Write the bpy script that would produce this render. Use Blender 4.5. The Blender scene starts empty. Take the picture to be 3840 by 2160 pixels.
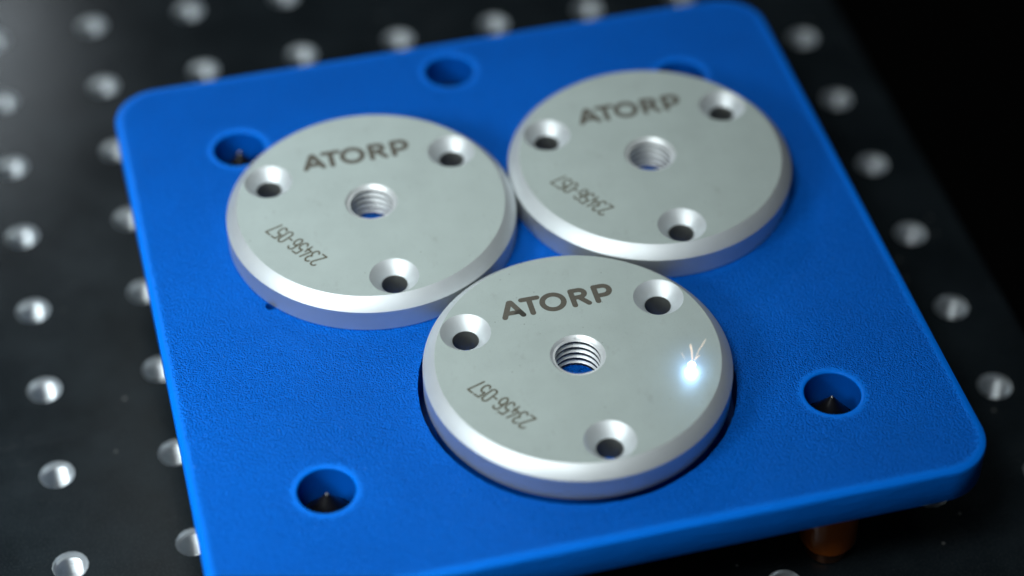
import bpy, bmesh, math, random
from mathutils import Vector, Matrix
from mathutils.geometry import delaunay_2d_cdt

random.seed(7)
S = 0.001                      # the scene is laid out in millimetres, 1 Blender unit = 1 m
sc = bpy.context.scene
col = sc.collection
R = math.radians

# ------------------------------------------------------------------ camera
TABLE_Z = -37.4
cam_d = bpy.data.cameras.new("camera")
cam = bpy.data.objects.new("camera", cam_d)
col.objects.link(cam)
cam.location = Vector((-8.915, -253.08, 326.46)) * S
cam.rotation_euler = (Matrix.Rotation(-0.245742, 3, 'Z') @ Matrix.Rotation(0.793186, 3, 'X') @ Matrix.Rotation(-0.003274, 3, 'Z')).to_euler()
cam_d.sensor_width = 36.0
cam_d.lens = 8579.7 / 3840 * 36.0
cam_d.clip_start = 0.01
cam_d.clip_end = 20
cam_d.dof.use_dof = True
cam_d.dof.focus_distance = 0.449
cam_d.dof.aperture_fstop = 5.0
sc.camera = cam

# ------------------------------------------------------------------ world, lights, exposure
w = bpy.data.worlds.new("World")
sc.world = w
w.use_nodes = True
w.node_tree.nodes["Background"].inputs[0].default_value = (0.55, 0.75, 1.0, 1)
w.node_tree.nodes["Background"].inputs[1].default_value = 0.006
sc.view_settings.view_transform = 'Standard'
sc.view_settings.look = 'None'
sc.view_settings.exposure = 0.0
sc.view_settings.gamma = 1.0
sc.render.engine = 'CYCLES'
sc.cycles.use_denoising = True
sc.cycles.max_bounces = 10
sc.cycles.sample_clamp_indirect = 6


def area(name, loc, target, sx, sy, power, color, spread=180):
    d = bpy.data.lights.new(name, 'AREA')
    d.shape = 'RECTANGLE'
    d.size, d.size_y = sx * S, sy * S
    d.energy = power
    d.color = color
    d.spread = R(spread)
    o = bpy.data.objects.new(name, d)
    col.objects.link(o)
    o.location = Vector(loc) * S
    o.rotation_euler = (Vector(target) - Vector(loc)).to_track_quat('-Z', 'Y').to_euler()
    return o


area("softbox_high", (-150, -215, 520), (20, 60, 0), 150, 100, 0.165, (0.95, 1.0, 1.0), 50)
area("softbox_left", (-240, -110, 310), (0, 60, 0), 120, 120, 0.21, (0.93, 0.99, 1.0))
area("spot_left", (-230, -60, 200), (-70, 50, -30), 90, 90, 0.20, (0.90, 0.98, 1.0), 70)
area("softbox_front", (-40, -420, 420), (45, 50, 0), 220, 120, 0.012, (0.95, 1.0, 1.0), 50)
area("softbox_back", (140, 640, 690), (75, 75, 0), 320, 260, 1.0, (0.93, 1.0, 0.97))
area("softbox_far_left", (-110, 1000, 540), (-60, 250, 0), 150, 90, 0.55, (0.82, 0.92, 1.0), 120)


# ------------------------------------------------------------------ materials
def mat(name, base, rough=0.5, metal=0.0, spec=0.5):
    m = bpy.data.materials.new(name)
    m.use_nodes = True
    b = m.node_tree.nodes["Principled BSDF"]
    b.inputs["Base Color"].default_value = (*base, 1)
    b.inputs["Roughness"].default_value = rough
    b.inputs["Metallic"].default_value = metal
    b.inputs["Specular IOR Level"].default_value = spec
    return m, m.node_tree, b


def N(nt, t, **kw):
    n = nt.nodes.new(t)
    for k, v in kw.items():
        setattr(n, k, v)
    return n


def mm_coords(nt):
    tc = N(nt, "ShaderNodeTexCoord")
    vm = N(nt, "ShaderNodeVectorMath", operation='SCALE')
    vm.inputs["Scale"].default_value = 1000.0
    nt.links.new(tc.outputs["Object"], vm.inputs[0])
    return vm.outputs[0]


def math_n(nt, op, a, b=None, clamp=False):
    n = N(nt, "ShaderNodeMath", operation=op, use_clamp=clamp)
    for i, v in enumerate((a, b)):
        if v is None:
            continue
        if isinstance(v, (int, float)):
            n.inputs[i].default_value = v
        else:
            nt.links.new(v, n.inputs[i])
    return n.outputs[0]


def vmath(nt, op, a, b=None, out=0):
    n = N(nt, "ShaderNodeVectorMath", operation=op)
    for i, v in enumerate((a, b)):
        if v is None:
            continue
        if isinstance(v, (tuple, list)):
            n.inputs[i].default_value = v
        else:
            nt.links.new(v, n.inputs[i])
    return n.outputs[out]


def noise(nt, vec, scale, detail=2, rough=0.5):
    n = N(nt, "ShaderNodeTexNoise")
    n.inputs["Scale"].default_value = scale
    n.inputs["Detail"].default_value = detail
    n.inputs["Roughness"].default_value = rough
    nt.links.new(vec, n.inputs["Vector"])
    return n.outputs["Fac"]


def remap(nt, v, a, b, c, d, smooth=False):
    n = N(nt, "ShaderNodeMapRange")
    if smooth:
        n.interpolation_type = 'SMOOTHSTEP'
    nt.links.new(v, n.inputs[0])
    for i, x in enumerate((a, b, c, d)):
        n.inputs[i + 1].default_value = x
    return n.outputs[0]


def mixc(nt, fac, a, b):
    n = N(nt, "ShaderNodeMix", data_type='RGBA')
    if isinstance(fac, (int, float)):
        n.inputs[0].default_value = fac
    else:
        nt.links.new(fac, n.inputs[0])
    for i, v in ((6, a), (7, b)):
        if isinstance(v, tuple):
            n.inputs[i].default_value = (*v, 1)
        else:
            nt.links.new(v, n.inputs[i])
    return n.outputs[2]


def bump(nt, bsdf, h, strength, dist, prev=None):
    n = N(nt, "ShaderNodeBump")
    n.inputs["Strength"].default_value = strength
    n.inputs["Distance"].default_value = dist * S
    nt.links.new(h, n.inputs["Height"])
    if prev is not None:
        nt.links.new(prev, n.inputs["Normal"])
    nt.links.new(n.outputs[0], bsdf.inputs["Normal"])
    return n.outputs[0]


PLATE = 150.0
HOLES = [(25, 25), (125, 25), (25, 125), (75.2, 139.6), (125, 125)]
HR = 5.55

# blue printed plastic: pebbled top, smooth perimeter lines round rim and holes, layer lines on the side
M_blue, nt, b = mat("blue_printed_plastic", (0.0, 0.1, 0.62), 0.42, 0.0, 0.10)
P3 = mm_coords(nt)
sep = N(nt, "ShaderNodeSeparateXYZ")
nt.links.new(P3, sep.inputs[0])
flat = vmath(nt, 'MULTIPLY', P3, (1, 1, 0))
q = vmath(nt, 'SUBTRACT', vmath(nt, 'ABSOLUTE', vmath(nt, 'SUBTRACT', flat, (75, 75, 0))), (65, 65, 0))
qs = N(nt, "ShaderNodeSeparateXYZ")
nt.links.new(q, qs.inputs[0])
inside = math_n(nt, 'MINIMUM', math_n(nt, 'MAXIMUM', qs.outputs[0], qs.outputs[1]), 0.0)
dist_edge = math_n(nt, 'SUBTRACT', 10.0, math_n(nt, 'ADD', vmath(nt, 'LENGTH', vmath(nt, 'MAXIMUM', q, (0, 0, 0)), out=1), inside))
dmin = dist_edge
dhole = None
for hx, hy in HOLES:
    dh = math_n(nt, 'SUBTRACT', vmath(nt, 'LENGTH', vmath(nt, 'SUBTRACT', flat, (hx, hy, 0)), out=1), HR - 0.6)
    dmin = math_n(nt, 'MINIMUM', dmin, dh)
    dhole = dh if dhole is None else math_n(nt, 'MINIMUM', dhole, dh)
rim_side = remap(nt, dist_edge, 1.0, 2.5, 1.0, 0.12)
jit = noise(nt, P3, 1.6, 1)
dj = math_n(nt, 'ADD', dmin, remap(nt, jit, 0.3, 0.7, -0.45, 0.45))
infill = remap(nt, dj, 1.2, 2.4, 0.0, 1.0, True)
peb = N(nt, "ShaderNodeTexVoronoi", feature='SMOOTH_F1')
peb.inputs["Scale"].default_value = 2.8
peb.inputs["Smoothness"].default_value = 0.6
wob = N(nt, "ShaderNodeTexNoise")
wob.inputs["Scale"].default_value = 1.4
nt.links.new(P3, wob.inputs["Vector"])
nt.links.new(vmath(nt, 'ADD', P3, vmath(nt, 'MULTIPLY', wob.outputs["Color"], (0.45, 0.45, 0.45))), peb.inputs["Vector"])
fine = noise(nt, P3, 2.6, 3, 0.65)
pebh = math_n(nt, 'ADD', math_n(nt, 'MULTIPLY', peb.outputs["Distance"], -0.9), math_n(nt, 'MULTIPLY', fine, 0.7))
on_top = remap(nt, sep.outputs[2], -0.6, -0.2, 0.0, 1.0)
pebh = math_n(nt, 'MULTIPLY', math_n(nt, 'MULTIPLY', pebh, infill), on_top)
# layer lines: stacked beads following z, waviness from a slow noise
slow = noise(nt, vmath(nt, 'MULTIPLY', P3, (0.05, 0.05, 0.25)), 1.0, 2)
zz = math_n(nt, 'ADD', math_n(nt, 'MULTIPLY', sep.outputs[2], 2 * math.pi / 0.5), math_n(nt, 'MULTIPLY', slow, 2.0))
lay = math_n(nt, 'MULTIPLY', math_n(nt, 'MULTIPLY', math_n(nt, 'SINE', zz), rim_side), math_n(nt, 'SUBTRACT', 1.0, on_top))
side_wave = noise(nt, vmath(nt, 'MULTIPLY', P3, (0.10, 0.10, 0.42)), 1.0, 3, 0.55)
side_wave = math_n(nt, 'MULTIPLY', math_n(nt, 'MULTIPLY', side_wave, rim_side), math_n(nt, 'SUBTRACT', 1.0, on_top))
b1 = bump(nt, b, pebh, 1.0, 0.58)
b2 = bump(nt, b, lay, 0.9, 0.08, b1)
b3 = bump(nt, b, side_wave, 0.35, 2.0, b2)
big = noise(nt, P3, 0.035, 3)
c0 = mixc(nt, remap(nt, big, 0.3, 0.7, 0, 1), (0.0, 0.133, 0.66), (0.0, 0.153, 0.75))
c1 = mixc(nt, infill, (0.0, 0.172, 0.80), c0)
glint = N(nt, "ShaderNodeTexVoronoi")
glint.inputs["Scale"].default_value = 0.42
nt.links.new(P3, glint.inputs["Vector"])
gk = N(nt, "ShaderNodeSeparateColor")
nt.links.new(glint.outputs["Color"], gk.inputs[0])
gl = math_n(nt, 'MULTIPLY', remap(nt, glint.outputs["Distance"], 0.035, 0.07, 1.0, 0.0), remap(nt, gk.outputs[0], 0.6, 0.9, 0.0, 0.55))
c1 = mixc(nt, gl, c1, (0.18, 0.42, 0.85))              # sparse glints painted into the colour as pale specks
bore_shade = math_n(nt, 'MULTIPLY', remap(nt, dist_edge, 2.0, 3.0, 0.0, 1.0), math_n(nt, 'SUBTRACT', 1.0, on_top))
c1 = mixc(nt, bore_shade, c1, (0.0, 0.075, 0.40))      # shade inside the holes, painted as a darker wall blue
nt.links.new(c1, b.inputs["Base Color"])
nt.links.new(remap(nt, fine, 0.3, 0.7, 0.36, 0.52), b.inputs["Roughness"])

# pale bead-blasted aluminium for the discs
def metal_mat(name, base, r0, r1, speck=True, turned=False, metal=1.0, bmp=0.35):
    m, nt, b = mat(name, base, r0, metal)
    p = mm_coords(nt)
    f = noise(nt, p, 9.0, 3, 0.7)
    g = noise(nt, p, 0.12, 3, 0.6)
    c = mixc(nt, remap(nt, g, 0.3, 0.7, 0, 1), tuple(x * 0.95 for x in base), tuple(min(1, x * 1.03) for x in base))
    if speck:
        v = N(nt, "ShaderNodeTexVoronoi")
        v.inputs["Scale"].default_value = 0.55
        nt.links.new(p, v.inputs["Vector"])
        s = remap(nt, v.outputs["Distance"], 0.05, 0.09, 1.0, 0.0)
        keep = N(nt, "ShaderNodeSeparateColor")
        nt.links.new(v.outputs["Color"], keep.inputs[0])
        s = math_n(nt, 'MULTIPLY', s, remap(nt, keep.outputs[0], 0.55, 0.6, 0.0, 0.55))
        c = mixc(nt, s, c, (0.10, 0.10, 0.09))
        sm = noise(nt, vmath(nt, 'MULTIPLY', p, (1.0, 0.55, 1.0)), 0.35, 4, 0.7)
        c = mixc(nt, remap(nt, sm, 0.60, 0.76, 0.0, 0.30), c, (0.33, 0.35, 0.34))
        # pepper grain of the blasted finish
        pep = noise(nt, p, 3.2, 2, 0.8)
        c = mixc(nt, remap(nt, pep, 0.60, 0.74, 0.0, 0.22), c, (0.2, 0.21, 0.2))
    nt.links.new(c, b.inputs["Base Color"])
    nt.links.new(remap(nt, f, 0.3, 0.7, r0, r1), b.inputs["Roughness"])
    if turned:
        tz = N(nt, "ShaderNodeSeparateXYZ")
        nt.links.new(p, tz.inputs[0])
        rr = vmath(nt, 'LENGTH', vmath(nt, 'MULTIPLY', p, (1, 1, 0)), out=1)
        ln = noise(nt, vmath(nt, 'MULTIPLY', p, (0.15, 0.15, 9.0)), 1.0, 3, 0.7)
        bump(nt, b, ln, 0.35, 0.03)
    else:
        bump(nt, b, f, bmp, 0.03)
    return m


M_disc = metal_mat("blasted_aluminium", (0.50, 0.575, 0.56), 0.45, 0.55, metal=0.8)
M_turn = metal_mat("turned_aluminium", (0.73, 0.78, 0.80), 0.50, 0.58, False, True, 0.6)
M_side = metal_mat("turned_aluminium_side", (0.62, 0.66, 0.66), 0.42, 0.50, False, True, 0.85)
M_thread = metal_mat("threaded_aluminium", (0.82, 0.86, 0.87), 0.42, 0.50, False, metal=0.55, bmp=0.0)

M_mark, nt, b = mat("laser_annealed_mark", (0.11, 0.10, 0.085), 0.5, 0.6)
p = mm_coords(nt)
g = noise(nt, p, 5.0, 2, 0.7)
nt.links.new(mixc(nt, g, (0.075, 0.07, 0.06), (0.17, 0.155, 0.125)), b.inputs["Base Color"])
M_mark_dark, nt, b = mat("laser_mark_burnt", (0.03, 0.03, 0.028), 0.5, 0.4)
p = mm_coords(nt)
g = noise(nt, p, 5.0, 2, 0.7)
st = remap(nt, vmath(nt, 'LENGTH', vmath(nt, 'SUBTRACT', p, (-7.9, 13.4, 7.7)), out=1), 0.9, 1.7, 1.0, 0.0, True)
nt.links.new(mixc(nt, st, mixc(nt, g, (0.075, 0.07, 0.06), (0.17, 0.155, 0.125)), mixc(nt, g, (0.012, 0.012, 0.012), (0.07, 0.065, 0.05))), b.inputs["Base Color"])
M_digit, nt, b = mat("laser_digit_mark", (0.085, 0.07, 0.035), 0.5, 0.3)

# black anodised breadboard
M_table, nt, b = mat("black_anodised_table", (0.012, 0.013, 0.015), 0.36, 0.0, 0.08)
p = mm_coords(nt)
g = noise(nt, p, 0.05, 4, 0.6)
f = noise(nt, p, 2.2, 3, 0.75)
v = N(nt, "ShaderNodeTexVoronoi")
v.inputs["Scale"].default_value = 0.16
nt.links.new(p, v.inputs["Vector"])
ks = N(nt, "ShaderNodeSeparateColor")
nt.links.new(v.outputs["Color"], ks.inputs[0])
dust = math_n(nt, 'MULTIPLY', remap(nt, v.outputs["Distance"], 0.03, 0.07, 1.0, 0.0), remap(nt, ks.outputs[1], 0.5, 0.6, 0.0, 0.35))
c = mixc(nt, remap(nt, g, 0.3, 0.7, 0, 1), (0.0040, 0.0062, 0.0080), (0.0098, 0.0145, 0.018))
c = mixc(nt, remap(nt, f, 0.50, 0.75, 0.0, 0.6), c, (0.034, 0.040, 0.043))
sc_n = noise(nt, vmath(nt, 'MULTIPLY', p, (0.035, 0.9, 1.0)), 1.0, 2, 0.4)
sc_m = noise(nt, p, 0.03, 2, 0.5)
line = math_n(nt, 'MULTIPLY', remap(nt, math_n(nt, 'ABSOLUTE', math_n(nt, 'SUBTRACT', sc_n, 0.5)), 0.0, 0.006, 1.0, 0.0), remap(nt, sc_m, 0.52, 0.62, 0.0, 0.4))
c = mixc(nt, line, c, (0.07, 0.075, 0.08))
c = mixc(nt, dust, c, (0.45, 0.46, 0.44))
nt.links.new(c, b.inputs["Base Color"])
nt.links.new(remap(nt, g, 0.3, 0.7, 0.17, 0.23), b.inputs["Roughness"])
bump(nt, b, f, 0.5, 0.03)

M_hole = metal_mat("bare_tapped_aluminium", (0.52, 0.565, 0.60), 0.30, 0.38, False, metal=0.75, bmp=0.05)
M_drill = metal_mat("drilled_wall_shaded", (0.17, 0.18, 0.17), 0.45, 0.6, False, metal=0.7)  # dark grey base paints in the shade inside the screw holes
M_crest = metal_mat("dark_reflection_crest", (0.055, 0.065, 0.08), 0.40, 0.48, False, metal=0.8, bmp=0.0)  # near-black base paints in the dark reflection on the thread crests
M_bench, nt, b = mat("black_bench", (0.002, 0.002, 0.002), 0.7, 0.0, 0.0)
M_black, nt, b = mat("black_oxide_steel", (0.006, 0.006, 0.007), 0.35, 0.0, 0.25)
M_tip, nt, b = mat("polished_steel_tip", (0.30, 0.30, 0.30), 0.35, 1.0)
M_amber, nt, b = mat("amber_plastic", (0.36, 0.085, 0.004), 0.3)
b.inputs["Transmission Weight"].default_value = 0.0
M_brass, nt, b = mat("copper_foot", (0.70, 0.33, 0.20), 0.35, 1.0)


# ------------------------------------------------------------------ geometry helpers
def make(name, verts, faces, m, parent=None, smooth=False, loc=(0, 0, 0), mats=None, mi=None):
    me = bpy.data.meshes.new(name)
    me.from_pydata([(x * S, y * S, z * S) for x, y, z in verts], [], faces)
    for mm in (mats or [m]):
        me.materials.append(mm)
    if mi:
        me.polygons.foreach_set("material_index", mi)
    if smooth:
        me.polygons.foreach_set("use_smooth", [True] * len(me.polygons))
    me.update()
    o = bpy.data.objects.new(name, me)
    col.objects.link(o)
    o.location = Vector(loc) * S
    if parent:
        o.parent = parent
    return o


def smooth_by_angle(o, deg=35):
    bm = bmesh.new()
    bm.from_mesh(o.data)
    a = R(deg)
    sharp = [e for e in bm.edges if len(e.link_faces) == 2 and e.link_faces[0].normal.angle(e.link_faces[1].normal, 0) > a]
    bmesh.ops.split_edges(bm, edges=sharp)
    for f in bm.faces:
        f.smooth = True
    bm.to_mesh(o.data)
    bm.free()


def empty(name, loc):
    o = bpy.data.objects.new(name, None)
    o.empty_display_size = 0.01
    col.objects.link(o)
    o.location = Vector(loc) * S
    return o


def tag(o, label=None, cat=None, group=None, kind=None):
    for k, v in (("label", label), ("category", cat), ("group", group), ("kind", kind)):
        if v:
            o[k] = v
    return o


def circle(cx, cy, r, n, jitter=0.0):
    out = []
    for k in range(n):
        a = 2 * math.pi * k / n
        rr = r + (random.uniform(-jitter, jitter) if jitter else 0)
        out.append((cx + rr * math.cos(a), cy + rr * math.sin(a)))
    return out


def rrect(x0, y0, x1, y1, r, n=14):
    pts = []
    for cx, cy, a0 in ((x1 - r, y1 - r, 0), (x0 + r, y1 - r, 90), (x0 + r, y0 + r, 180), (x1 - r, y0 + r, 270)):
        for k in range(n + 1):
            a = R(a0 + 90 * k / n)
            pts.append((cx + r * math.cos(a), cy + r * math.sin(a)))
    return pts


def inpoly(x, y, poly):
    c = False
    j = len(poly) - 1
    for i in range(len(poly)):
        xi, yi = poly[i]
        xj, yj = poly[j]
        if (yi > y) != (yj > y) and x < (xj - xi) * (y - yi) / (yj - yi) + xi:
            c = not c
        j = i
    return c


def cdt(loops, keep, extra=()):
    """triangulate the plane constrained by the loops; keep(x, y) decides by centroid"""
    vs, es = [], []
    for lp in loops:
        n0 = len(vs)
        vs += [Vector(p) for p in lp]
        es += [(n0 + k, n0 + (k + 1) % len(lp)) for k in range(len(lp))]
    vs += [Vector(p) for p in extra]
    ov, oe, of, *_ = delaunay_2d_cdt(vs, es, [], 0, 1e-5)
    fs = []
    for f in of:
        cx = sum(ov[i].x for i in f) / 3
        cy = sum(ov[i].y for i in f) / 3
        if keep(cx, cy):
            a, b_, c_ = (ov[i] for i in f)
            if (b_ - a).cross(c_ - a) < 0:
                f = list(reversed(f))
            fs.append(tuple(f))
    return [(v.x, v.y) for v in ov], fs


class Builder:
    def __init__(self):
        self.v, self.f, self.m = [], [], []

    def sheet(self, loops, keep, z, up=True, mi=0):
        vs, fs = cdt(loops, keep)
        n0 = len(self.v)
        self.v += [(x, y, z) for x, y in vs]
        for f in fs:
            f = tuple(i + n0 for i in f)
            self.f.append(f if up else tuple(reversed(f)))
            self.m.append(mi)

    def strip(self, rings, outward=True, mi=0, closed=True):
        """rings: list of equal-length lists of (x, y, z); faces face away from the loop's inside when outward"""
        n = len(rings[0])
        n0 = len(self.v)
        for r_ in rings:
            self.v += r_
        for i in range(len(rings) - 1):
            for k in range(n if closed else n - 1):
                a = n0 + i * n + k
                b_ = n0 + i * n + (k + 1) % n
                c_, d = b_ + n, a + n
                q_ = (a, d, c_, b_) if outward else (a, b_, c_, d)
                self.f.append(q_)
                self.m.append(mi)

    def lathe(self, prof, cx=0, cy=0, n=64, outward=True, mi=0):
        """prof: list of (r, z) from top to bottom"""
        rings = []
        for r_, z in prof:
            rings.append([(x, y, z) for x, y in circle(cx, cy, r_, n)])
        self.strip(rings, outward, mi)

    def make(self, name, m, parent=None, loc=(0, 0, 0), mats=None, weld=True, ang=35):
        o = make(name, self.v, self.f, m, parent, False, loc, mats, self.m)
        if weld:
            bm = bmesh.new()
            bm.from_mesh(o.data)
            bmesh.ops.remove_doubles(bm, verts=bm.verts, dist=2e-6)
            bm.to_mesh(o.data)
            bm.free()
        smooth_by_angle(o, ang)
        return o


def z3(pts, z):
    return [(x, y, z) for x, y in pts]


# ------------------------------------------------------------------ optical table with its grid of tapped holes
TX0, TX1, TY0, TY1 = -212.5, 187.5, -212.5, 337.5
CS = 3.7                                    # radius of the countersink at the surface
grid = [(25 * i, 25 * j) for i in range(-8, 8) for j in range(-8, 14)]
# holes the picture can show (the rest of the board is under the plate or outside the frame)
def in_view(x, y):
    if x < -80 or y < -40 or y > 330 or (x > 90 and y < 20):
        return False
    if 8 < x < 142 and 8 < y < 118:
        return False
    return True
shown = [g_ for g_ in grid if in_view(*g_)] + [(113.2, 9.9)]
b = Builder()
outer = rrect(TX0, TY0, TX1, TY1, 4, 5)
loops = [outer] + [circle(x, y, CS, 32) for x, y in shown]
def keep_table(x, y):
    for hx, hy in shown:
        if (x - hx) ** 2 + (y - hy) ** 2 < (CS * 0.985) ** 2:
            return False
    return True
b.sheet(loops, keep_table, 0.0)
b.strip([z3(outer, 0.0), z3(rrect(TX0 - .5, TY0 - .5, TX1 + .5, TY1 + .5, 4, 5), -0.5), z3(rrect(TX0 - .5, TY0 - .5, TX1 + .5, TY1 + .5, 4, 5), -12.7)])
b.sheet([rrect(TX0 - .5, TY0 - .5, TX1 + .5, TY1 + .5, 4, 5)], lambda x, y: True, -12.7, False)
table = b.make("optical_table", M_table, loc=(0, 0, TABLE_Z))
tag(table, kind="structure")


def tapped_hole(parent):
    b = Builder()
    n, pitch, rmin, rmaj, depth = 40, 1.0, 2.75, 3.3, 12.4
    b.lathe([(CS, 0.0), (CS - 0.12, -0.03), (rmaj, -0.65)], n=n, outward=False)
    rings = []
    steps = int((depth - 1.0) / pitch * 8)
    for s in range(steps + 1):
        z = -0.65 - s * pitch / 8
        ring = []
        for k in range(n):
            a = 2 * math.pi * k / n
            ph = (z / pitch - k / n) % 1.0
            tri = 1 - abs(2 * ph - 1)
            tri = min(max((tri - 0.25) / 0.65, 0), 1)
            rr = rmin + (rmaj - rmin) * tri
            if s == 0:
                rr = rmaj
            ring.append((rr * math.cos(a), rr * math.sin(a), z))
        rings.append(ring)
    b.strip(rings, False)
    return b.make("tapped_hole", M_hole, parent, ang=50)


th = None
for hx, hy in shown:
    if th is None:
        th = tapped_hole(table)
        o = th
    else:
        o = th.copy()
        col.objects.link(o)
        o.parent = table
    o.location = Vector((hx, hy, 0)) * S

b = Builder()
b.sheet([rrect(-600, -600, 900, 900, 5, 2)], lambda x, y: True, 0.0)
bench = b.make("bench_top", M_bench, loc=(0, 0, TABLE_Z - 12.75))
tag(bench, kind="structure")

# ------------------------------------------------------------------ blue plate
C = [(47.95, 93.01), (108.05, 93.06), (77.65, 40.0)]
T = 8.43
GR_O, GR_I = 31.15, 28.2                    # groove round the front disc
b = Builder()
groove = circle(*C[2], GR_O, 220, 0.07)
groove_in = circle(*C[2], GR_I, 120)
NOTCH = (22.2, 76.6, 5.0, 2.4)
top_out = rrect(1.5, 1.5, PLATE - 1.5, PLATE - 1.5, 8.5, 16)
HN = 200
def hole_profile(cx, cy):
    return [z3(circle(cx, cy, HR + 0.60, HN), 0.0), z3(circle(cx, cy, HR + 0.52, HN), 0.0), z3(circle(cx, cy, HR + 0.16, HN), -0.05),
            z3(circle(cx, cy, HR + 0.02, HN), -0.18), z3(circle(cx, cy, HR, HN), -0.4), z3(circle(cx, cy, HR, HN), -0.6),
            z3(circle(cx, cy, HR, HN), -T + 0.2), z3(circle(cx, cy, HR, HN), -T)]
notch = circle(23.3, 75.6, 1.1, 24)
loops = [top_out, groove, groove_in, notch] + [circle(x, y, HR + 0.60, HN) for x, y in HOLES]
def keep_top(x, y):
    for hx, hy in HOLES:
        if math.hypot(x - hx, y - hy) < (HR + 0.60) * 0.997:
            return False
    d = math.hypot(x - C[2][0], y - C[2][1])
    if d > GR_I * 0.9995 and inpoly(x, y, groove):
        return False
    if inpoly(x, y, notch):
        return False
    return True
b.sheet(loops, keep_top, 0.0)
def off(d, z):
    return z3(rrect(d, d, PLATE - d, PLATE - d, 10 - d, 16), z)
b.strip([off(1.5, 0.0), off(1.4, 0.0), off(1.0, -0.05), off(0.5, -0.17), off(0.15, -0.4), off(0.0, -0.8), off(0.0, -1.0), off(0.0, -T + 0.4), off(0.35, -T)])
for hx, hy in HOLES:
    b.strip(hole_profile(hx, hy), False)
b.strip([z3(groove, 0.0), z3(circle(*C[2], GR_O - 0.05, 220), -0.5), z3(circle(*C[2], GR_O - 0.05, 220), -8.0)], False)
b.strip([z3(groove_in, 0.0), z3(groove_in, -8.0)], True)
b.sheet([circle(*C[2], GR_O - 0.05, 220), groove_in], lambda x, y: math.hypot(x - C[2][0], y - C[2][1]) > GR_I, -8.0)
b.strip([z3(notch, 0.0), z3(notch, -3.0)], False)
b.sheet([notch], lambda x, y: True, -3.0)
b.sheet([rrect(.35, .35, PLATE - .35, PLATE - .35, 9.65, 16)] + [circle(x, y, HR, HN) for x, y in HOLES],
        lambda x, y: all(math.hypot(x - hx, y - hy) > HR * 0.997 for hx, hy in HOLES), -T, False)
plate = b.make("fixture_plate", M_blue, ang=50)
tag(plate, "square blue 3D-printed plate with rounded corners carrying the three metal discs", "plate")

# ------------------------------------------------------------------ discs
DR, DH, DC = 30.03, 7.5, 2.35
BR = 22.63                                  # radius of the circle the three screw holes sit on
BA = [150, 30, 270]
CK_R, CK_r = 5.0, 2.62
BORE_R, BORE_MIN = 5.42, 4.45


def stroke_mesh(name, polylines, hw, m, parent, xf, z, lean=None):
    """strokes with round ends, united into one flat figure"""
    segs = []
    for pl in polylines:
        pts = [xf(*p_) for p_ in pl]
        segs += list(zip(pts[:-1], pts[1:]))
    loops = []
    for (ax, ay), (bx, by) in segs:
        a = math.atan2(by - ay, bx - ax)
        lp = []
        for k in range(9):
            t = a - math.pi / 2 + math.pi * k / 8
            lp.append((bx + hw * math.cos(t), by + hw * math.sin(t)))
        for k in range(9):
            t = a + math.pi / 2 + math.pi * k / 8
            lp.append((ax + hw * math.cos(t), ay + hw * math.sin(t)))
        loops.append(lp)
    vs, fs = cdt(loops, lambda x, y: any(inpoly(x, y, lp) for lp in loops))
    return make(name, [(x, y, z) for x, y in vs], fs, m, parent)


def arc(cx, cy, rx, ry, a0, a1, n=10):
    return [(cx + rx * math.cos(R(a0 + (a1 - a0) * k / n)), cy + ry * math.sin(R(a0 + (a1 - a0) * k / n))) for k in range(n + 1)]


LETTERS = [
    [[(-11.15, 13.15), (-9.45, 17.05), (-9.15, 17.05), (-7.45, 13.15)], [(-10.45, 14.15), (-8.2, 14.15)]],
    [[(-6.95, 17.15), (-3.75, 17.15)], [(-5.45, 17.1), (-5.45, 13.15)]],
    [arc(-0.92, 15.16, 2.15, 2.05, 0, 360, 28)],
    [[(3.1, 13.15), (3.1, 17.15), (4.6, 17.15)] + arc(4.6, 16.18, 1.1, 0.97, 90, -90, 10) + [(3.1, 15.21)], [(4.35, 15.2), (5.95, 13.15)]],
    [[(7.85, 13.15), (7.85, 17.15), (9.5, 17.15)] + arc(9.5, 15.9, 1.25, 1.25, 90, -90, 10) + [(7.85, 14.65)]],
]
W_, H_ = 1.22, 3.6
DIG = {
    '2': [arc(W_ / 2, H_ - .68, W_ / 2, .68, 170, -20, 8) + [(0.0, 0.0), (W_, 0.0)]],
    '3': [arc(W_ / 2, H_ - .85, W_ / 2, .85, 150, -80, 9) + arc(W_ / 2, .93, W_ / 2, .93, 80, -150, 9)],
    '4': [[(W_ * .55, H_), (0.0, 1.05), (W_, 1.05)], [(W_ * .78, 1.9), (W_ * .78, 0.0)]],
    '5': [[(W_, H_), (0.12, H_), (0.0, 2.0)] + arc(W_ / 2, 1.08, W_ / 2, 1.08, 120, -150, 10)],
    '6': [arc(W_ / 2, H_ - .7, W_ / 2, .7, 20, 180, 6) + [(0, 1.1)], arc(W_ / 2, 1.05, W_ / 2, 1.05, 0, 360, 16)],
    '-': [[(0.2, 1.55), (0.85, 1.55)]],
    '0': [arc(W_ / 2, H_ - .75, W_ / 2, .75, 0, 180, 8) + arc(W_ / 2, .75, W_ / 2, .75, 180, 360, 8) + [(W_, H_ - .75)]],
    '7': [[(0.0, H_), (W_, H_), (0.38, 0.0)]],
}


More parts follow.
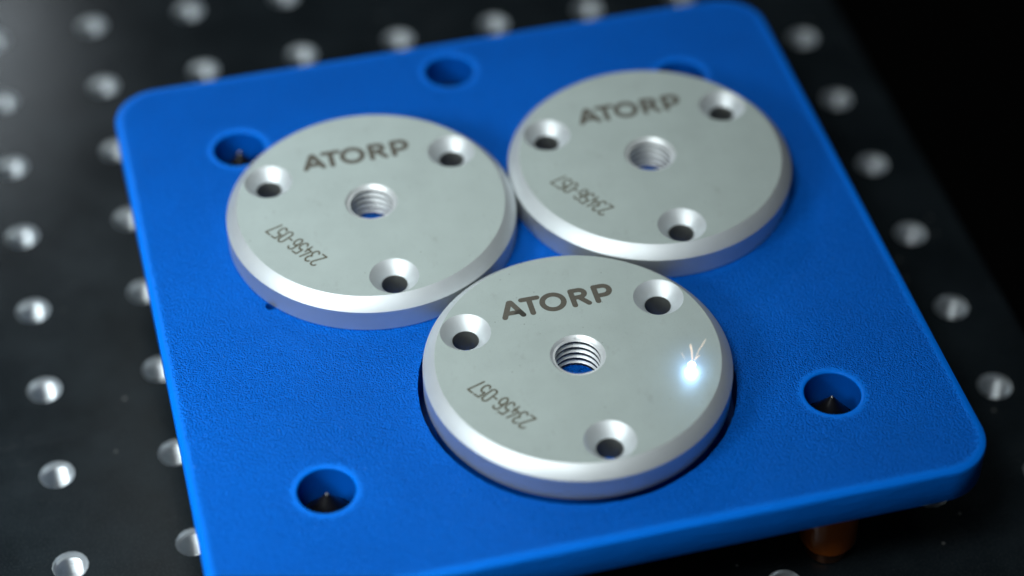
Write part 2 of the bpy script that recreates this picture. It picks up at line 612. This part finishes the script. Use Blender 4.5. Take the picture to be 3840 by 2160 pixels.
def build_disc(cx, cy, zt):
    root = empty("flange_disc", (cx, cy, 0.0))
    z1 = zt
    b = Builder()
    outer = circle(0, 0, DR - DC, 160)
    screw = [(BR * math.cos(R(a)), BR * math.sin(R(a))) for a in BA]
    loops = [outer, circle(0, 0, BORE_R, 72)] + [circle(x, y, CK_R, 56) for x, y in screw]
    b.sheet(loops, lambda x, y: math.hypot(x, y) > BORE_R * 0.997 and all(math.hypot(x - sx, y - sy) > CK_R * 0.997 for sx, sy in screw), z1)
    b.sheet([circle(0, 0, DR - 0.3, 160), circle(0, 0, BORE_MIN + 0.5, 72)] + [circle(x, y, CK_r, 56) for x, y in screw],
            lambda x, y: math.hypot(x, y) > BORE_MIN + 0.49 and all(math.hypot(x - sx, y - sy) > CK_r * 0.997 for sx, sy in screw), 0.02, False)
    body = b.make("face", M_disc, root, ang=20)
    b = Builder()
    b.lathe([(DR - DC, z1), (DR - DC + 0.08, z1 - 0.04), (DR - 0.06, z1 - DC + 0.05), (DR, z1 - DC - 0.06)], n=160)
    b.lathe([(DR, z1 - DC - 0.06), (DR, 0.32), (DR - 0.3, 0.02)], n=160, mi=1)
    b.make("rim", M_turn, root, mats=[M_turn, M_side], ang=24)
    b = Builder()
    dz = CK_R - CK_r
    b.lathe([(CK_R, 0), (CK_R - 0.05, -0.02), (CK_r + 0.03, -dz + 0.02), (CK_r, -dz - 0.04)], n=56, outward=False)
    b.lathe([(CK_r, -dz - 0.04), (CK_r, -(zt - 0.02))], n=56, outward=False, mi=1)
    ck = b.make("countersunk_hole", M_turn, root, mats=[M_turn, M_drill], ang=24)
    for i, (x, y) in enumerate(screw):
        o = ck if i == 0 else ck.copy()
        if i:
            col.objects.link(o)
            o.parent = root
        o.location = Vector((x, y, z1)) * S
    # threaded bore, a real helix
    b = Builder()
    n, pitch, rmin, rmaj = 96, 1.5, BORE_MIN, BORE_MIN + 0.70
    zc = -(BORE_R - rmin) * 0.95
    b.lathe([(BORE_R, 0), (BORE_R - 0.05, -0.02), (BORE_R - 0.55, zc * 0.62)], n=n, outward=False)
    rings = []
    z_s = zc * 0.62
    steps = int((zt - 0.02 + z_s) / pitch * 24)
    for s in range(steps + 1):
        z = z_s - (zt - 0.02 + z_s) * s / steps
        ring = []
        for k in range(n):
            a = 2 * math.pi * k / n
            ph = (z / pitch - k / n) % 1.0
            tri = 1 - abs(2 * ph - 1)
            tri = min(max((tri - 0.40) / 0.52, 0), 1)
            rr = rmin + (rmaj - rmin) * tri
            ring.append((rr * math.cos(a), rr * math.sin(a), z))
        if s == 0:
            ring = [(x * (BORE_R - 0.55) / math.hypot(x, y), y * (BORE_R - 0.55) / math.hypot(x, y), z) for x, y, z in ring]
        rings.append(ring)
    b.strip(rings, False)
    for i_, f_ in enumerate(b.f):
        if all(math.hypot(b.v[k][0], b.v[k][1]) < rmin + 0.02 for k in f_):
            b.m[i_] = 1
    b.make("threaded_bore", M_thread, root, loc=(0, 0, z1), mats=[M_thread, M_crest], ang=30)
    for i, L in enumerate(LETTERS):
        stroke_mesh("letter", L, 0.575, M_mark, root, lambda x, y: (x, y), z1 + 0.012)
    ca, sa = math.cos(R(121.5)), math.sin(R(121.5))
    u0, v0 = -5.7, 17.62
    u = u0
    for ch in "23456-057":
        def xf(x, y, u=u):
            X, Y = u + x, v0 + y
            return (X * ca - Y * sa, X * sa + Y * ca)
        stroke_mesh("dash" if ch == '-' else "digit", DIG[ch], 0.19, M_digit, root, xf, z1 + 0.012)
        u += 1.28 if ch == '-' else 1.71
    return root


d1 = build_disc(C[0][0], C[0][1], DH)
tag(d1, "left metal disc, lying behind and left of the disc with the spark", "metal disc", "marked metal discs on the blue plate")
d3 = build_disc(C[2][0], C[2][1], DH + 0.2)
tag(d3, "front metal disc in sharp focus with the white laser spark on its face", "metal disc", "marked metal discs on the blue plate")


def copy_tree(o, parent=None):
    c_ = o.copy()
    col.objects.link(c_)
    c_.parent = parent
    for ch in o.children:
        copy_tree(ch, c_)
    return c_


d2 = copy_tree(d1)
d2.location = Vector((C[1][0], C[1][1], 0)) * S
tag(d2, "blurred metal disc at the back right, farthest from the camera", "metal disc", "marked metal discs on the blue plate")
first = [o for o in d3.children if o.name.startswith("letter")][0]
for o in d3.children:
    if o.name.startswith("letter") and abs(o.data.vertices[0].co.x * 1000 + 9) < 3.2:
        o.data.materials[0] = M_mark_dark

# ------------------------------------------------------------------ cone-tipped support pins under the plate's corner holes
def support_pin():
    h = -TABLE_Z
    root = empty("support_pin", (0, 0, TABLE_Z))
    b = Builder()
    tip = h - 1.15
    b.lathe([(0.001, tip + 0.16), (0.2, tip + 0.12), (0.3, tip)], n=32)
    b.make("tip", M_tip, root)
    b = Builder()
    b.lathe([(0.3, tip), (4.75, tip - 6.3), (4.9, tip - 6.9), (4.9, tip - 9.2), (2.4, tip - 9.6), (2.4, 4.0)], n=40)
    b.make("cone", M_black, root)
    b = Builder()
    b.lathe([(2.4, 4.0), (4.3, 3.8), (4.6, 3.4), (4.6, 0.0)], n=40)
    b.make("foot", M_black, root)
    return root


pin = support_pin()
info = [((25, 25), "black cone-tipped pin inside the plate hole nearest the camera"),
        ((125, 25), "black cone-tipped pin inside the hole right of the sparking disc"),
        ((25, 125), "blurred black pin inside the hole behind the left disc"),
        ((125, 125), "black pin in the hole hidden behind the far right disc")]
for i, ((x, y), lab) in enumerate(info):
    o = pin if i == 0 else copy_tree(pin)
    o.location = Vector((x, y, TABLE_Z)) * S
    tag(o, lab, "support pin", "cone-tipped pins in the plate's holes")

# ------------------------------------------------------------------ amber standoff under the front edge
am = empty("amber_standoff", (124.1, 16.4, TABLE_Z))
tag(am, "amber cylinder on a copper foot standing under the plate's front right corner", "standoff")
b = Builder()
top_z = -TABLE_Z - T - 0.05
b.lathe([(0.001, top_z), (5.6, top_z), (5.75, top_z - 0.2), (5.75, 5.0), (5.3, 4.1), (4.4, 3.75)], n=56)
b.make("body", M_amber, am)
b = Builder()
b.lathe([(4.4, 3.75), (4.15, 3.3), (4.05, 0.4), (3.7, 0.0)], n=56)
b.make("foot", M_brass, am)

# ------------------------------------------------------------------ the laser spark
SP = Vector((97.9, 31.4, DH + 0.2))
M_core = bpy.data.materials.new("plasma_core")
M_core.use_nodes = True
nt = M_core.node_tree
nt.nodes.clear()
e = N(nt, "ShaderNodeEmission")
e.inputs[0].default_value = (0.80, 0.90, 1.0, 1)
e.inputs[1].default_value = 8.0
nt.links.new(e.outputs[0], N(nt, "ShaderNodeOutputMaterial").inputs[0])
M_hot = bpy.data.materials.new("hot_fragment")
M_hot.use_nodes = True
nt = M_hot.node_tree
nt.nodes.clear()
e = N(nt, "ShaderNodeEmission")
e.inputs[0].default_value = (1.0, 0.80, 0.62, 1)
e.inputs[1].default_value = 1.6
nt.links.new(e.outputs[0], N(nt, "ShaderNodeOutputMaterial").inputs[0])
M_glow = bpy.data.materials.new("plasma_plume")
M_glow.use_nodes = True
nt = M_glow.node_tree
nt.nodes.clear()
e = N(nt, "ShaderNodeEmission")
e.inputs[0].default_value = (0.10, 0.36, 1.0, 1)
p = mm_coords(nt)
r_ = vmath(nt, 'LENGTH', p, out=1)
fall = math_n(nt, 'POWER', remap(nt, r_, 0.0, 9.0, 1.0, 0.0), 4.0)
nt.links.new(math_n(nt, 'MULTIPLY', fall, 72.0), e.inputs[1])
nt.links.new(e.outputs[0], N(nt, "ShaderNodeOutputMaterial").inputs["Volume"])

spark = empty("laser_spark", SP)
tag(spark, "blue-white laser spark with thin bright streaks on the front disc's face", "spark")


def ball(name, r, m, parent, sq=1.0, half=False, loc=(0, 0, 0)):
    b = Builder()
    n = 14
    a1 = 90 if half else 180
    prof = [(max(r * math.sin(R(a1 * k / n)), 0.001), r * sq * math.cos(R(a1 * k / n))) for k in range(n + 1)]
    b.lathe(prof, n=32)
    if half:
        b.sheet([circle(0, 0, r, 32)], lambda x, y: True, 0.0, False)
    return b.make(name, m, parent, loc=loc)


ball("core", 0.72, M_core, spark, 0.9, False, (0.0, 0.0, 0.6))
ball("glow", 9.0, M_glow, spark, 1.0, True, (0.0, 0.0, 0.03))


def streak(pts, r0, r1):
    b = Builder()
    rings = []
    n = 8
    for i, p_ in enumerate(pts):
        t = i / (len(pts) - 1)
        r_ = r0 + (r1 - r0) * t
        if i == 0 or i == len(pts) - 1:
            r_ *= 0.4
        rings.append([(p_[0] + r_ * math.cos(2 * math.pi * k / n), p_[1] + r_ * math.sin(2 * math.pi * k / n), p_[2]) for k in range(n)])
    b.strip(rings, False)
    return b.make("streak", M_hot, spark)


streak([(0.1, 0.0, 0.9), (-0.05, 0.0, 2.6), (-0.2, 0.1, 4.6), (-0.5, 0.1, 6.0), (-0.5, 0.1, 6.4)], 0.08, 0.13)
streak([(0.2, 0.0, 1.4), (1.3, 0.3, 4.0), (2.2, 0.6, 5.4), (2.7, 0.8, 6.3)], 0.035, 0.06)
streak([(-1.4, 0.0, 2.6), (-1.9, 0.1, 3.6), (-2.3, 0.1, 4.7)], 0.03, 0.05)
streak([(0.5, 0.0, 1.7), (0.9, 0.1, 2.4), (1.5, 0.2, 2.75)], 0.07, 0.12)

pl = bpy.data.lights.new("spark_light", 'POINT')
pl.energy = 0.0014
pl.color = (0.35, 0.6, 1.0)
pl.shadow_soft_size = 0.0009
plo = bpy.data.objects.new("spark_light", pl)
col.objects.link(plo)
plo.location = (SP + Vector((0, 0, 1.6))) * S
